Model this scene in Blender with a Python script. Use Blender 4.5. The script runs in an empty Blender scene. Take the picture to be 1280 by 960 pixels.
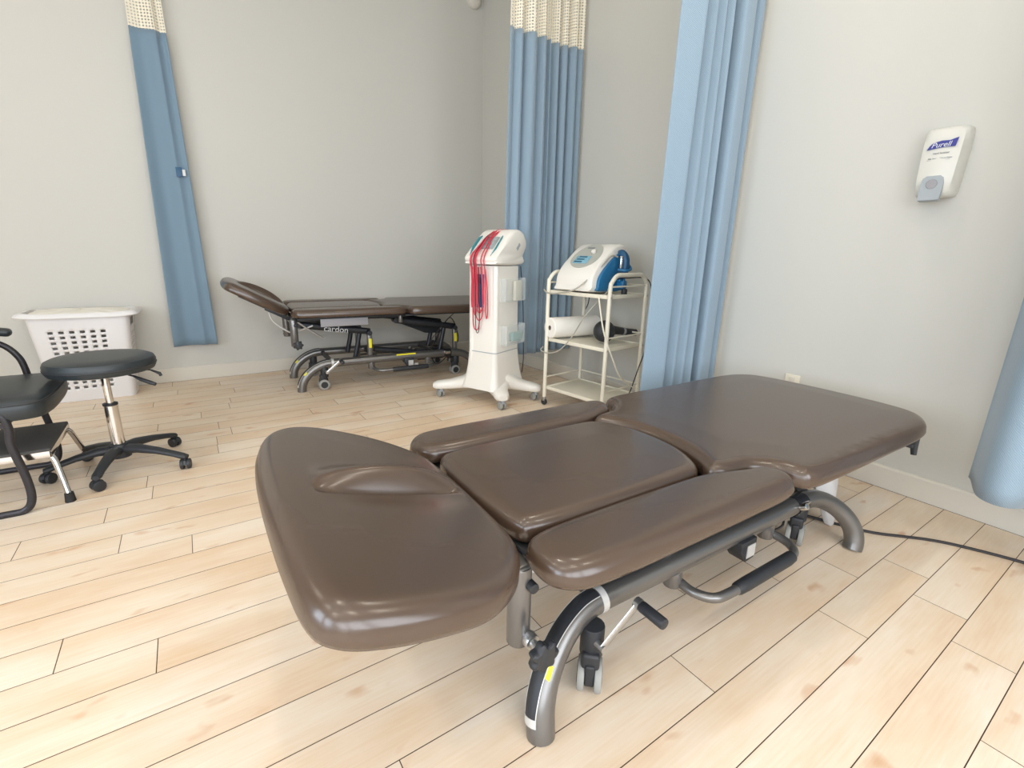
import bpy, bmesh, math, random
import numpy as np
from mathutils import Vector, Matrix
from mathutils.geometry import delaunay_2d_cdt
PI = math.pi
random.seed(7)
sc = bpy.context.scene
COL = sc.collection
RX, BY, LX, FY, CZ = 3.105, 5.32, -3.3, -2.3, 4.05      # right wall, back wall, left wall, window wall, ceiling

# ------------------------------------------------------------------ materials
def srgb(r, g, b):
    f = lambda c: (c/255/12.92) if c/255 <= .04045 else ((c/255+.055)/1.055)**2.4
    return (f(r), f(g), f(b), 1)
def mat(name, col, rough=.5, metal=0, bump=None, var=None, coat=0, spec=.5, trans=0, alpha=1, emit=None, strength=0, sheen=0):
    m = bpy.data.materials.new(name); m.use_nodes = True
    nt = m.node_tree; b = nt.nodes['Principled BSDF']
    b.inputs['Base Color'].default_value = col
    b.inputs['Roughness'].default_value = rough
    b.inputs['Metallic'].default_value = metal
    b.inputs['Coat Weight'].default_value = coat
    b.inputs['Coat Roughness'].default_value = .15
    b.inputs['Specular IOR Level'].default_value = spec
    b.inputs['Transmission Weight'].default_value = trans
    b.inputs['Alpha'].default_value = alpha
    b.inputs['Sheen Weight'].default_value = sheen
    if emit:
        b.inputs['Emission Color'].default_value = emit; b.inputs['Emission Strength'].default_value = strength
    tc = nt.nodes.new('ShaderNodeTexCoord')
    if bump:                                     # (scale, strength, distance)
        n = nt.nodes.new('ShaderNodeTexNoise'); n.inputs['Scale'].default_value = bump[0]; n.inputs['Detail'].default_value = 5
        nt.links.new(tc.outputs['Object'], n.inputs['Vector'])
        bp = nt.nodes.new('ShaderNodeBump'); bp.inputs['Strength'].default_value = bump[1]; bp.inputs['Distance'].default_value = bump[2]
        nt.links.new(n.outputs['Fac'], bp.inputs['Height']); nt.links.new(bp.outputs['Normal'], b.inputs['Normal'])
    if var:                                      # (scale, amount): slight mottling of the base colour
        n = nt.nodes.new('ShaderNodeTexNoise'); n.inputs['Scale'].default_value = var[0]; n.inputs['Detail'].default_value = 3
        nt.links.new(tc.outputs['Object'], n.inputs['Vector'])
        mx = nt.nodes.new('ShaderNodeMix'); mx.data_type = 'RGBA'
        a = var[1]
        mx.inputs[6].default_value = tuple(c*(1-a) for c in col[:3])+(1,); mx.inputs[7].default_value = tuple(min(1, c*(1+a)) for c in col[:3])+(1,)
        nt.links.new(n.outputs['Fac'], mx.inputs[0]); nt.links.new(mx.outputs[2], b.inputs['Base Color'])
    return m

VINYL = mat('brown_vinyl', srgb(76, 60, 49), .25, bump=(260, .07, .001), var=(3, .05), spec=.8)
WALLP = mat('wall_paint', srgb(201, 199, 192), .62, bump=(300, .04, .001), var=(.6, .015))
TRIM = mat('trim_paint', srgb(214, 208, 196), .45, bump=(60, .03, .001))
CEILP = mat('ceiling_paint', srgb(226, 222, 212), .8, bump=(200, .05, .001))
GUN = mat('gunmetal_enamel', srgb(124, 122, 120), .30, metal=.7, bump=(400, .04, .0005))
GUND = mat('gunmetal_dark', srgb(52, 54, 58), .38, metal=.5, bump=(400, .04, .0005))
BLK = mat('black_plastic', srgb(42, 44, 48), .5, bump=(300, .08, .0005))
BLKS = mat('black_seat_vinyl', srgb(42, 48, 51), .42, bump=(200, .08, .001), var=(4, .1))
BLKM = mat('black_enamel_tube', srgb(48, 46, 50), .35, metal=.3, bump=(300, .03, .0005))
GREYW = mat('grey_rubber', srgb(150, 150, 146), .55, bump=(200, .05, .0005))
CHROME = mat('chrome', srgb(225, 222, 220), .12, metal=1, bump=(60, .01, .0005))
STEEL = mat('zinc_steel', srgb(190, 190, 190), .3, metal=.9, bump=(200, .05, .0005))
WHP = mat('white_plastic', srgb(232, 228, 220), .35, bump=(100, .02, .0005), coat=.2)
WHE = mat('white_enamel', srgb(226, 220, 202), .35, bump=(120, .03, .0005))
HAMP = mat('hamper_plastic', srgb(226, 224, 224), .5, bump=(80, .03, .0005))
CREAM = mat('cream_cloth', srgb(228, 224, 214), .85, bump=(60, .3, .004))
BLUEP = mat('blue_plastic', srgb(28, 104, 150), .4, bump=(200, .03, .0005))
NAVY = mat('navy_plastic', srgb(20, 78, 116), .4, bump=(200, .03, .0005))
SCREEN = mat('screen_panel', srgb(150, 158, 158), .3, var=(14, .12))
LGREY = mat('panel_grey', srgb(176, 176, 168), .4, var=(6, .04))
LCD = mat('lcd_blue', srgb(132, 178, 196), .25, var=(12, .06))
DARKL = mat('dark_lcd_text', srgb(36, 88, 110), .4, var=(10, .05))
TEAL = mat('teal_plastic', srgb(50, 130, 140), .35, var=(6, .1))
CLEAR = mat('clear_plastic', srgb(225, 232, 232), .12, alpha=.20, var=(5, .02))
AQUA = mat('aqua_label', srgb(150, 190, 186), .3, alpha=.75, var=(5, .03))
RED = mat('red_cable', srgb(206, 52, 74), .45, var=(20, .06))
GREYC = mat('grey_cable', srgb(168, 164, 152), .5, var=(20, .05))
BLKC = mat('black_cable', srgb(40, 36, 38), .5, var=(20, .05))
PAPER = mat('paper_roll', srgb(240, 236, 228), .9, bump=(50, .15, .001))
CARD = mat('cardboard', srgb(128, 112, 98), .9, bump=(80, .1, .001))
YEL = mat('yellow_label', srgb(232, 222, 40), .5, var=(60, .1))
SILV = mat('silver_label', srgb(206, 204, 200), .35, metal=.2, var=(30, .05))
WTXT = mat('white_print', srgb(220, 220, 220), .5, var=(30, .03))
BTXT = mat('navy_print', srgb(52, 56, 140), .4, var=(30, .05))
GTXT = mat('grey_print', srgb(120, 124, 130), .5, var=(30, .05))
DGREY = mat('light_grey_plastic', srgb(160, 166, 170), .4, bump=(80, .02, .0005))
PLATEG = mat('painted_grey_plate', srgb(150, 148, 152), .45, bump=(100, .04, .0005))
STEPM = mat('step_tread', srgb(74, 72, 70), .75, bump=(400, .4, .001), var=(8, .08))
BAGM = mat('thin_white_plastic', srgb(226, 224, 224), .35, bump=(14, .6, .01), alpha=.8)
GASKET = mat('rubber_foot', srgb(30, 28, 30), .7, bump=(100, .1, .001))
DISP = mat('dispenser_shell', srgb(214, 212, 204), .35, bump=(100, .02, .0005))
GLOW = mat('lamp_diffuser', srgb(255, 240, 214), .5, emit=(1, .86, .66, 1), strength=9, var=(5, .01))
GRATE = mat('louvre_dark', srgb(70, 70, 72), .6, var=(6, .1))

def fabric(name, c1, c2, mesh=False):
    m = mat(name, c1, .85, sheen=.25)
    nt = m.node_tree; b = nt.nodes['Principled BSDF']
    uv = nt.nodes.new('ShaderNodeUVMap')
    mp = nt.nodes.new('ShaderNodeMapping'); nt.links.new(uv.outputs['UV'], mp.inputs['Vector'])
    if mesh:                                       # open net: round holes in rows
        mp.inputs['Scale'].default_value = (46, 46, 1)
        sep = nt.nodes.new('ShaderNodeSeparateXYZ'); nt.links.new(mp.outputs['Vector'], sep.inputs['Vector'])
        def tri(out):
            f = nt.nodes.new('ShaderNodeMath'); f.operation = 'FRACT'; nt.links.new(out, f.inputs[0])
            s = nt.nodes.new('ShaderNodeMath'); s.operation = 'SUBTRACT'; s.inputs[1].default_value = .5; nt.links.new(f.outputs[0], s.inputs[0])
            p = nt.nodes.new('ShaderNodeMath'); p.operation = 'POWER'; p.inputs[1].default_value = 2; nt.links.new(s.outputs[0], p.inputs[0])
            return p.outputs[0]
        a = nt.nodes.new('ShaderNodeMath'); a.operation = 'ADD'; nt.links.new(tri(sep.outputs[0]), a.inputs[0]); nt.links.new(tri(sep.outputs[1]), a.inputs[1])
        g = nt.nodes.new('ShaderNodeMath'); g.operation = 'GREATER_THAN'; g.inputs[1].default_value = .075; nt.links.new(a.outputs[0], g.inputs[0])
        nt.links.new(g.outputs[0], b.inputs['Alpha'])
    else:                                          # small woven zig-zag of two blues
        mp.inputs['Scale'].default_value = (66, 66, 1)
        w = nt.nodes.new('ShaderNodeTexWave'); w.wave_type = 'BANDS'; w.bands_direction = 'DIAGONAL'
        w.inputs['Scale'].default_value = 1.1; w.inputs['Distortion'].default_value = 3.5; w.inputs['Detail'].default_value = 1
        nt.links.new(mp.outputs['Vector'], w.inputs['Vector'])
        mx = nt.nodes.new('ShaderNodeMix'); mx.data_type = 'RGBA'; mx.inputs[6].default_value = c1; mx.inputs[7].default_value = c2
        nt.links.new(w.outputs['Fac'], mx.inputs[0]); nt.links.new(mx.outputs[2], b.inputs['Base Color'])
        bp = nt.nodes.new('ShaderNodeBump'); bp.inputs['Strength'].default_value = .25; bp.inputs['Distance'].default_value = .002
        nt.links.new(w.outputs['Fac'], bp.inputs['Height']); nt.links.new(bp.outputs['Normal'], b.inputs['Normal'])
    return m
CURT = fabric('curtain_blue', srgb(126, 147, 164), srgb(144, 164, 178))
CURTD = fabric('curtain_blue_plain', srgb(114, 138, 156), srgb(120, 144, 162))
NET = fabric('curtain_net', srgb(236, 228, 208), srgb(236, 228, 208), mesh=True)

def floor_material():
    m = mat('maple_laminate', srgb(222, 196, 160), .36, spec=.4)
    nt = m.node_tree; b = nt.nodes['Principled BSDF']; N = nt.nodes.new; Lk = nt.links.new
    at = N('ShaderNodeAttribute'); at.attribute_name = 'tone'
    sep = N('ShaderNodeSeparateColor'); Lk(at.outputs['Color'], sep.inputs[0])
    tc = N('ShaderNodeTexCoord')
    off = N('ShaderNodeCombineXYZ')
    mu = N('ShaderNodeMath'); mu.operation = 'MULTIPLY'; mu.inputs[1].default_value = 37; Lk(sep.outputs[0], mu.inputs[0]); Lk(mu.outputs[0], off.inputs[0]); Lk(mu.outputs[0], off.inputs[2])
    add = N('ShaderNodeVectorMath'); add.operation = 'ADD'; Lk(tc.outputs['Object'], add.inputs[0]); Lk(off.outputs[0], add.inputs[1])
    def noise(scale, sx, sy, detail):
        mp = N('ShaderNodeMapping'); mp.inputs['Scale'].default_value = (sx, sy, 1); Lk(add.outputs[0], mp.inputs['Vector'])
        n = N('ShaderNodeTexNoise'); n.inputs['Scale'].default_value = scale; n.inputs['Detail'].default_value = detail; Lk(mp.outputs['Vector'], n.inputs['Vector'])
        return n
    def ramp(src, p0, p1, c0, c1):
        r = N('ShaderNodeValToRGB'); r.color_ramp.elements[0].position = p0; r.color_ramp.elements[1].position = p1
        r.color_ramp.elements[0].color = c0; r.color_ramp.elements[1].color = c1; Lk(src, r.inputs[0]); return r
    def mix(kind, fac, a, bb):
        x = N('ShaderNodeMix'); x.data_type = 'RGBA'; x.blend_type = kind; x.inputs[0].default_value = fac; Lk(a, x.inputs[6]); Lk(bb, x.inputs[7]); return x.outputs[2]
    base = ramp(sep.outputs[1], 0, 1, srgb(230, 214, 194), srgb(234, 221, 205))
    cloud = ramp(noise(2.2, .9, 2.6, 3).outputs['Fac'], .35, .68, srgb(255, 255, 255), srgb(246, 233, 219))
    grain = ramp(noise(9, .8, 16, 5).outputs['Fac'], .3, .7, srgb(255, 255, 255), srgb(250, 245, 237))
    knot = ramp(noise(5.5, 1, 2.0, 2).outputs['Fac'], .66, .78, srgb(255, 255, 255), srgb(228, 198, 174))
    c = mix('MULTIPLY', 1, base.outputs[0], cloud.outputs[0]); c = mix('MULTIPLY', 1, c, grain.outputs[0]); c = mix('MULTIPLY', 1, c, knot.outputs[0])
    Lk(c, b.inputs['Base Color'])
    bp = N('ShaderNodeBump'); bp.inputs['Strength'].default_value = .04; bp.inputs['Distance'].default_value = .002
    Lk(grain.outputs[0], bp.inputs['Height']); Lk(bp.outputs['Normal'], b.inputs['Normal'])
    return m
FLOORM = floor_material()
SEAM = mat('plank_seam', srgb(92, 66, 42), .8, var=(5, .05))

# ------------------------------------------------------------------ mesh helpers
def rot(ax, a): return Matrix.Rotation(a, 4, ax)
class MB:
    def __init__(s): s.v = []; s.f = []; s.m = []; s.uv = None
    def add(s, vs, fs, M=None, mi=0):
        o = len(s.v)
        s.v += [(M @ Vector(p))[:] if M is not None else tuple(p) for p in vs]
        s.f += [tuple(i+o for i in f) for f in fs]; s.m += [mi]*len(fs)
        return s
    def box(s, c, d, M=None, bev=0, mi=0):
        bm = bmesh.new(); bmesh.ops.create_cube(bm, size=1)
        for v in bm.verts: v.co = Vector((v.co.x*d[0], v.co.y*d[1], v.co.z*d[2]))
        if bev:
            bmesh.ops.bevel(bm, geom=bm.edges[:], offset=min(bev, min(d)*.49), segments=3, profile=.5, affect='EDGES')
        T = Matrix.Translation(Vector(c))
        if M is not None: T = M @ T
        bm.verts.index_update()
        s.add([v.co[:] for v in bm.verts], [[v.index for v in f.verts] for f in bm.faces], T, mi); bm.free(); return s
    def rings(s, R, cap0=True, cap1=True, closed=False, M=None, mi=0):
        n = len(R[0]); vs = [p for r in R for p in r]; fs = []
        k = len(R); rng = range(k if closed else k-1)
        for i in rng:
            j = (i+1) % k
            for a in range(n):
                b = (a+1) % n
                fs.append((i*n+a, i*n+b, j*n+b, j*n+a))
        if not closed:
            if cap0: fs.append(tuple(reversed(range(n))))
            if cap1: fs.append(tuple(range((k-1)*n, k*n)))
        return s.add(vs, fs, M, mi)
    def tube(s, pts, r, seg=12, M=None, sq=1.0, up=None, closed=False, mi=0):
        pts = [Vector(p) for p in pts]; n = len(pts)
        rr = r if isinstance(r, (list, tuple)) else [r]*n
        R = []; pu = Vector(up) if up else None
        for i, p in enumerate(pts):
            if closed: t = pts[(i+1) % n]-pts[i-1]
            else: t = pts[min(i+1, n-1)]-pts[max(i-1, 0)]
            t.normalize()
            if pu is None:
                pu = Vector((0, 0, 1)) if abs(t.z) < .9 else Vector((0, 1, 0))
            u = pu-t*pu.dot(t)
            if u.length < 1e-5: u = t.orthogonal()
            u.normalize(); w = t.cross(u); pu = u
            R.append([(p+u*math.cos(2*PI*k/seg)*rr[i]+w*math.sin(2*PI*k/seg)*rr[i]*sq)[:] for k in range(seg)])
        return s.rings(R, closed=closed, M=M, mi=mi)
    def lathe(s, prof, seg=32, M=None, mi=0, caps=True):
        R = [[(r*math.cos(2*PI*k/seg), r*math.sin(2*PI*k/seg), z) for k in range(seg)] for r, z in prof]
        return s.rings(R, caps, caps, M=M, mi=mi)
    def cyl(s, a, b, r, seg=16, mi=0, bev=0, M=None):
        a = Vector(a); b = Vector(b); L = (b-a).length
        T = Matrix.Translation(a) @ (b-a).to_track_quat('Z', 'Y').to_matrix().to_4x4()
        if M is not None: T = M @ T
        if bev: pr = [(r-bev, 0), (r-bev*.3, bev*.3), (r, bev), (r, L-bev), (r-bev*.3, L-bev*.3), (r-bev, L)]
        else: pr = [(r, 0), (r, L)]
        return s.lathe(pr, seg, T, mi)
    def prism(s, outline, y0, y1, M=None, inset=0, mi=0):
        """outline in (x,z), extruded along y with softened ends"""
        c = Vector((sum(p[0] for p in outline)/len(outline), sum(p[1] for p in outline)/len(outline)))
        def ring(y, k):
            out = []
            for p in outline:
                d = Vector(p)-c; L = max(d.length, 1e-6); q = c+d*((L-k)/L); out.append((q.x, y, q.y))
            return out
        R = [ring(y0, inset), ring(y0+inset*.35, inset*.3), ring(y0+inset, 0), ring(y1-inset, 0), ring(y1-inset*.35, inset*.3), ring(y1, inset)] if inset else [ring(y0, 0), ring(y1, 0)]
        return s.rings(R, M=M, mi=mi)
    def build(s, name, mats, parent=None, smooth=True, angle=40, loc=None):
        me = bpy.data.meshes.new(name); me.from_pydata([tuple(v) for v in s.v], [], s.f)
        if not isinstance(mats, (list, tuple)): mats = [mats]
        for m in mats: me.materials.append(m)
        me.polygons.foreach_set('material_index', s.m)
        bm = bmesh.new(); bm.from_mesh(me); bmesh.ops.recalc_face_normals(bm, faces=bm.faces[:]); bm.to_mesh(me); bm.free()
        if smooth:
            me.polygons.foreach_set('use_smooth', [True]*len(me.polygons)); me.set_sharp_from_angle(angle=math.radians(angle))
        if s.uv:
            ul = me.uv_layers.new(name='UVMap')
            for lp in me.loops: ul.data[lp.index].uv = s.uv[lp.vertex_index]
        me.update()
        o = bpy.data.objects.new(name, me); COL.objects.link(o)
        if parent: o.parent = parent
        if loc: o.location = loc
        return o
def tag(o, label=None, cat=None, group=None, kind=None):
    if label: o['label'] = label
    if cat: o['category'] = cat
    if group: o['group'] = group
    if kind: o['kind'] = kind
    return o
def thing(name, label, cat, loc=(0, 0, 0), rz=0, group=None):
    o = bpy.data.objects.new(name, None); COL.objects.link(o); o.location = loc; o.rotation_euler = (0, 0, rz); o.empty_display_size = .1
    return tag(o, label, cat, group)
def bez(pts, n=8):
    """Catmull-Rom through the points"""
    P = [Vector(p) for p in pts]; out = []
    for i in range(len(P)-1):
        p0 = P[max(i-1, 0)]; p1 = P[i]; p2 = P[i+1]; p3 = P[min(i+2, len(P)-1)]
        for k in range(n):
            t = k/n
            out.append(.5*((2*p1)+(p2-p0)*t+(2*p0-5*p1+4*p2-p3)*t*t+(3*p1-p0-3*p2+p3)*t**3))
    out.append(P[-1]); return out
def closed_curve(pts, n=6):
    P = [Vector(p) for p in pts]; N = len(P); out = []
    for i in range(N):
        p0, p1, p2, p3 = P[i-1], P[i], P[(i+1) % N], P[(i+2) % N]
        for k in range(n):
            t = k/n
            out.append(.5*((2*p1)+(p2-p0)*t+(2*p0-5*p1+4*p2-p3)*t*t+(3*p1-p0-3*p2+p3)*t**3))
    return out
def text_mb(txt, size, M, mb=None, mi=0, shear=0, extrude=.0006):
    cu = bpy.data.curves.new('lettering', 'FONT'); cu.body = txt; cu.size = size; cu.align_x = 'CENTER'; cu.align_y = 'CENTER'; cu.extrude = extrude; cu.shear = shear; cu.resolution_u = 3
    o = bpy.data.objects.new('lettering', cu); COL.objects.link(o)
    dg = bpy.context.evaluated_depsgraph_get(); me = bpy.data.meshes.new_from_object(o.evaluated_get(dg))
    mb = mb or MB(); mb.add([v.co[:] for v in me.vertices], [tuple(p.vertices) for p in me.polygons], M, mi)
    bpy.data.objects.remove(o); bpy.data.curves.remove(cu); bpy.data.meshes.remove(me)
    return mb

# ------------------------------------------------------------------ the room
PW, PO = .156835, 2.2971
KN = {-2: -.722, -1: -.375, 0: -.122, 1: .5, 2: .6, 3: -.474, 4: -.223, 5: .220, 6: .75, 7: .85, 8: 1.407, 9: .287, 10: 1.126, 11: 1.748, 12: 2.151, 13: 1.978, 14: 1.598}
def build_floor():
    g = .0013; V = []; F = []; tone = []
    rnd = random.Random(3)
    FRX, FBY = RX-.0195, BY-.0195
    for n in range(-20, 31):
        y1 = PO-PW*n; y0 = y1-PW
        if y1 < FY or y0 > FBY: continue
        y0 = max(y0, FY); y1 = min(y1, FBY)
        js = [LX, FRX]
        a = KN.get(n, rnd.uniform(-1, 1))
        if n == 10: js += [1.126, 2.080]
        elif n == 11: js += [1.748, 2.319]
        else: js.append(a)
        lo = min(js[2:]); hi = max(js[2:])
        step = lambda: (1.5 if -2 <= n <= 14 else rnd.choice([.62, .95, 1.2, 1.2]))
        x = lo-step()
        while x > LX+.1: js.append(x); x -= step()
        x = hi+step()
        while x < RX-.1: js.append(x); x += step()
        js.sort()
        for i in range(len(js)-1):
            x0, x1 = js[i]+g, js[i+1]-g
            o = len(V); V += [(x0, y0+g, 0), (x1, y0+g, 0), (x1, y1-g, 0), (x0, y1-g, 0)]; F.append((o, o+1, o+2, o+3)); tone.append((rnd.random(), rnd.random(), rnd.random()))
    np_ = len(F)
    o = len(V); V += [(LX, FY, -.003), (RX, FY, -.003), (RX, BY, -.003), (LX, BY, -.003), (LX, FY, -.08), (RX, FY, -.08), (RX, BY, -.08), (LX, BY, -.08)]
    F += [(o, o+1, o+2, o+3), (o+7, o+6, o+5, o+4), (o, o+4, o+5, o+1), (o+1, o+5, o+6, o+2), (o+2, o+6, o+7, o+3), (o+3, o+7, o+4, o)]
    me = bpy.data.meshes.new('floor'); me.from_pydata(V, [], F); me.materials.append(FLOORM); me.materials.append(SEAM)
    me.polygons.foreach_set('material_index', [0]*np_+[1]*6)
    ca = me.color_attributes.new('tone', 'FLOAT_COLOR', 'CORNER')
    for p in me.polygons:
        t = tone[p.index] if p.index < np_ else (.5, .5, .5)
        for li in p.loop_indices: ca.data[li].color = (*t, 1)
    ob = bpy.data.objects.new('floor', me); COL.objects.link(ob); tag(ob, kind='structure')
build_floor()
def struct(name, mb, m, **k): return tag(mb.build(name, m, **k), kind='structure')
T = .12
struct('wall_right', MB().box((RX+T/2, (BY+FY)/2, CZ/2), (T, BY-FY+2*T, CZ)), WALLP)
struct('wall_back', MB().box(((LX+RX)/2, BY+T/2, CZ/2), (RX-LX, T, CZ)), WALLP)
# left wall and window wall: masonry around real openings
def wall_with_openings(name, a0, a1, fixed, ops, along):
    mb = MB(); xs = [a0]
    def seg(u0, u1, z0, z1):
        if u1-u0 < 1e-4 or z1-z0 < 1e-4: return
        c = ((u0+u1)/2, fixed, (z0+z1)/2); d = (u1-u0, T, z1-z0)
        if along == 'y': c = (c[1], c[0], c[2]); d = (d[1], d[0], d[2])
        mb.box(c, d)
    cur = a0
    for (u0, u1, z0, z1) in ops:
        seg(cur, u0, 0, CZ); seg(u0, u1, 0, z0); seg(u0, u1, z1, CZ); cur = u1
    seg(cur, a1, 0, CZ)
    return struct(name, mb, WALLP)
OPF = [(-2.9, -1.5, .55, 3.0), (-1.3, .3, .55, 3.0), (.5, 2.1, .55, 3.0)]
OPL = [(-1.6, .0, .7, 3.0), (.5, 2.1, .7, 3.0)]
wall_with_openings('wall_front', LX, RX, FY-T/2, OPF, 'x')
wall_with_openings('wall_left', FY-T, BY+T, LX-T/2, OPL, 'y')
struct('ceiling', MB().box(((LX+RX)/2, (BY+FY)/2, CZ+.05), (RX-LX+2*T, BY-FY+2*T, .1)), CEILP)
def window(n, u0, u1, z0, z1, fixed, along):
    mb = MB(); w = .06
    def bx(c, d):
        if along == 'y': c = (c[1], c[0], c[2]); d = (d[1], d[0], d[2])
        mb.box(c, d, bev=.006)
    cu, cz = (u0+u1)/2, (z0+z1)/2
    for z in (z0+w/2, z1-w/2): bx((cu, fixed, z), (u1-u0, .08, w))
    for u in (u0+w/2, u1-w/2, cu): bx((u, fixed, cz), (w, .07, z1-z0-.01))
    o = tag(mb.build('window_%d' % n, TRIM), kind='structure')
i = 1
for op in OPF: window(i, *op, FY-T/2, 'x'); i += 1
for op in OPL: window(i, *op, LX-T/2, 'y'); i += 1
def baseboard(name, p0, p1, nrm, h=.128, t=.016):
    p0 = Vector((*p0, 0)); p1 = Vector((*p1, 0)); nn = Vector((*nrm, 0))
    prof = [(0, 0), (t, 0), (t, h-.012), (t*.6, h-.002), (0, h)]
    mb = MB(); mb.rings([[(p+nn*a+Vector((0, 0, b)))[:] for a, b in prof] for p in (p0, p1)])
    struct(name, mb, TRIM, smooth=False)
baseboard('baseboard_right', (RX, FY), (RX, BY), (-1, 0))
baseboard('baseboard_back', (LX, BY), (RX-.016, BY), (0, -1))
baseboard('baseboard_left', (LX, FY), (LX, BY-.016), (1, 0))
baseboard('baseboard_front', (LX+.016, FY), (RX-.016, FY), (0, 1))
# recessed downlights in the ceiling
for k, (x, y) in enumerate([(-1.8, -.6), (.2, -.6), (2.0, -.6), (-1.8, 1.5), (.2, 1.5), (2.0, 1.5), (-1.8, 3.8)]):
    t = thing('ceiling_light', 'round recessed downlight in the ceiling', 'ceiling light', (x, y, CZ), group='recessed downlights')
    MB().lathe([(.085, -.002), (.085, -.012), (.105, -.014), (.112, -.004), (.112, 0), (.085, 0), (.085, -.002)], 32, caps=False).build('trim_ring', TRIM, t)
    MB().lathe([(.084, 0), (.084, -.006)], 32).build('diffuser', GLOW, t)

# ------------------------------------------------------------------ cushions
def poly_dist(P, Q):
    """distance from each point of P (n,2) to the closed polygon Q (m,2), and inside test"""
    A = Q; B = np.roll(Q, -1, axis=0); AB = B-A; L2 = np.maximum((AB**2).sum(1), 1e-14)
    D = np.full(len(P), 9.0); ins = np.zeros(len(P), bool)
    for a_, b_, ab, l2 in zip(A, B, AB, L2):
        t = np.clip(((P-a_) @ ab)/l2, 0, 1)
        D = np.minimum(D, np.hypot(*(P-a_-t[:, None]*ab).T))
        if a_[1] != b_[1]:
            c = (a_[1] > P[:, 1]) != (b_[1] > P[:, 1])
            ins ^= c & (P[:, 0] < (b_[0]-a_[0])*(P[:, 1]-a_[1])/(b_[1]-a_[1])+a_[0])
    return D, ins
def cushion(outline, th, name, parent, M=None, r=.04, crown=.006, extra=None, grid=.014, n=6, mat_=None):
    """upholstered pad: closed (x,y) outline, rounded upper edge, slightly crowned top at z=0, underside at -th"""
    Q = closed_curve([Vector((*p, 0)) for p in outline], n)
    q2 = []
    for p in Q:
        if not q2 or (p-q2[-1]).length > .004: q2.append(p)
    Q = q2
    area = sum(Q[i-1].x*Q[i].y-Q[i].x*Q[i-1].y for i in range(len(Q)))
    if area < 0: Q.reverse()
    N = len(Q)
    nr = []
    for i in range(N):
        t = Q[(i+1) % N]-Q[i-1]; nr.append(Vector((t.y, -t.x, 0)).normalized())
    QA = np.array([(p.x, p.y) for p in Q])
    pts = [tuple(p) for p in QA]
    cand = []
    for d in (.0015, .004, .008, .013, .019, .026, .034, .044):
        C = np.array([(p.x-v.x*d, p.y-v.y*d) for p, v in zip(Q, nr)]); D, ins = poly_dist(C, QA)
        cand += [tuple(c) for c, dd, i_ in zip(C, D, ins) if i_ and dd > d*.97]
    x0, y0 = QA.min(0); x1, y1 = QA.max(0)
    X, Y = np.meshgrid(np.arange(x0, x1, grid), np.arange(y0, y1, grid)); X[1::2] += grid/2
    C = np.stack([X.ravel(), Y.ravel()], 1); D, ins = poly_dist(C, QA)
    cand += [tuple(c) for c, dd, i_ in zip(C, D, ins) if i_ and dd > .052]
    allp = [Vector(p) for p in pts]+[Vector(p) for p in cand]
    vo, ed, fa, _, _, _ = delaunay_2d_cdt(allp, [(i, (i+1) % N) for i in range(N)], [list(range(N))], 1, 1e-6)
    VA = np.array([tuple(v) for v in vo]); D, ins = poly_dist(VA, QA)
    V = []
    for (x, y), d in zip(VA, D):
        k = min(d/r, 1); z = -r*.85*(1-math.sqrt(max(0, 1-(1-k)**2)))+crown*min(1, d/.16)
        if extra: z += extra(x, y)*min(1, d/.03)
        V.append((x, y, z))
    mb = MB(); mb.add(V, [tuple(f_) for f_ in fa], M)
    R = [[(q-v*.03+Vector((0, 0, -th)))[:] for q, v in zip(Q, nr)]]
    for off, z in ((.012, -th), (.004, -th+.004), (.0, -th+.012), (-.002, -th*.75), (0, -r*.85)):
        R.append([(q-v*off+Vector((0, 0, z)))[:] for q, v in zip(Q, nr)])
    mb.rings(R, cap1=False, M=M)
    me_o = mb.build(name, mat_ or VINYL, parent, angle=180)
    bm = bmesh.new(); bm.from_mesh(me_o.data); bmesh.ops.remove_doubles(bm, verts=bm.verts[:], dist=.0003); bmesh.ops.recalc_face_normals(bm, faces=bm.faces[:]); bm.to_mesh(me_o.data); bm.free()
    return me_o
SC = .963
def half(pts, x0, yoff):
    """mirror a half outline given as (x, v) around the table centre line; returns local (x,y)"""
    a = [((x*SC)-x0, v*SC+yoff) for x, v in pts]
    b = [((x*SC)-x0, -v*SC+yoff) for x, v in reversed(pts) if v > 1e-6]
    return a+b

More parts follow.
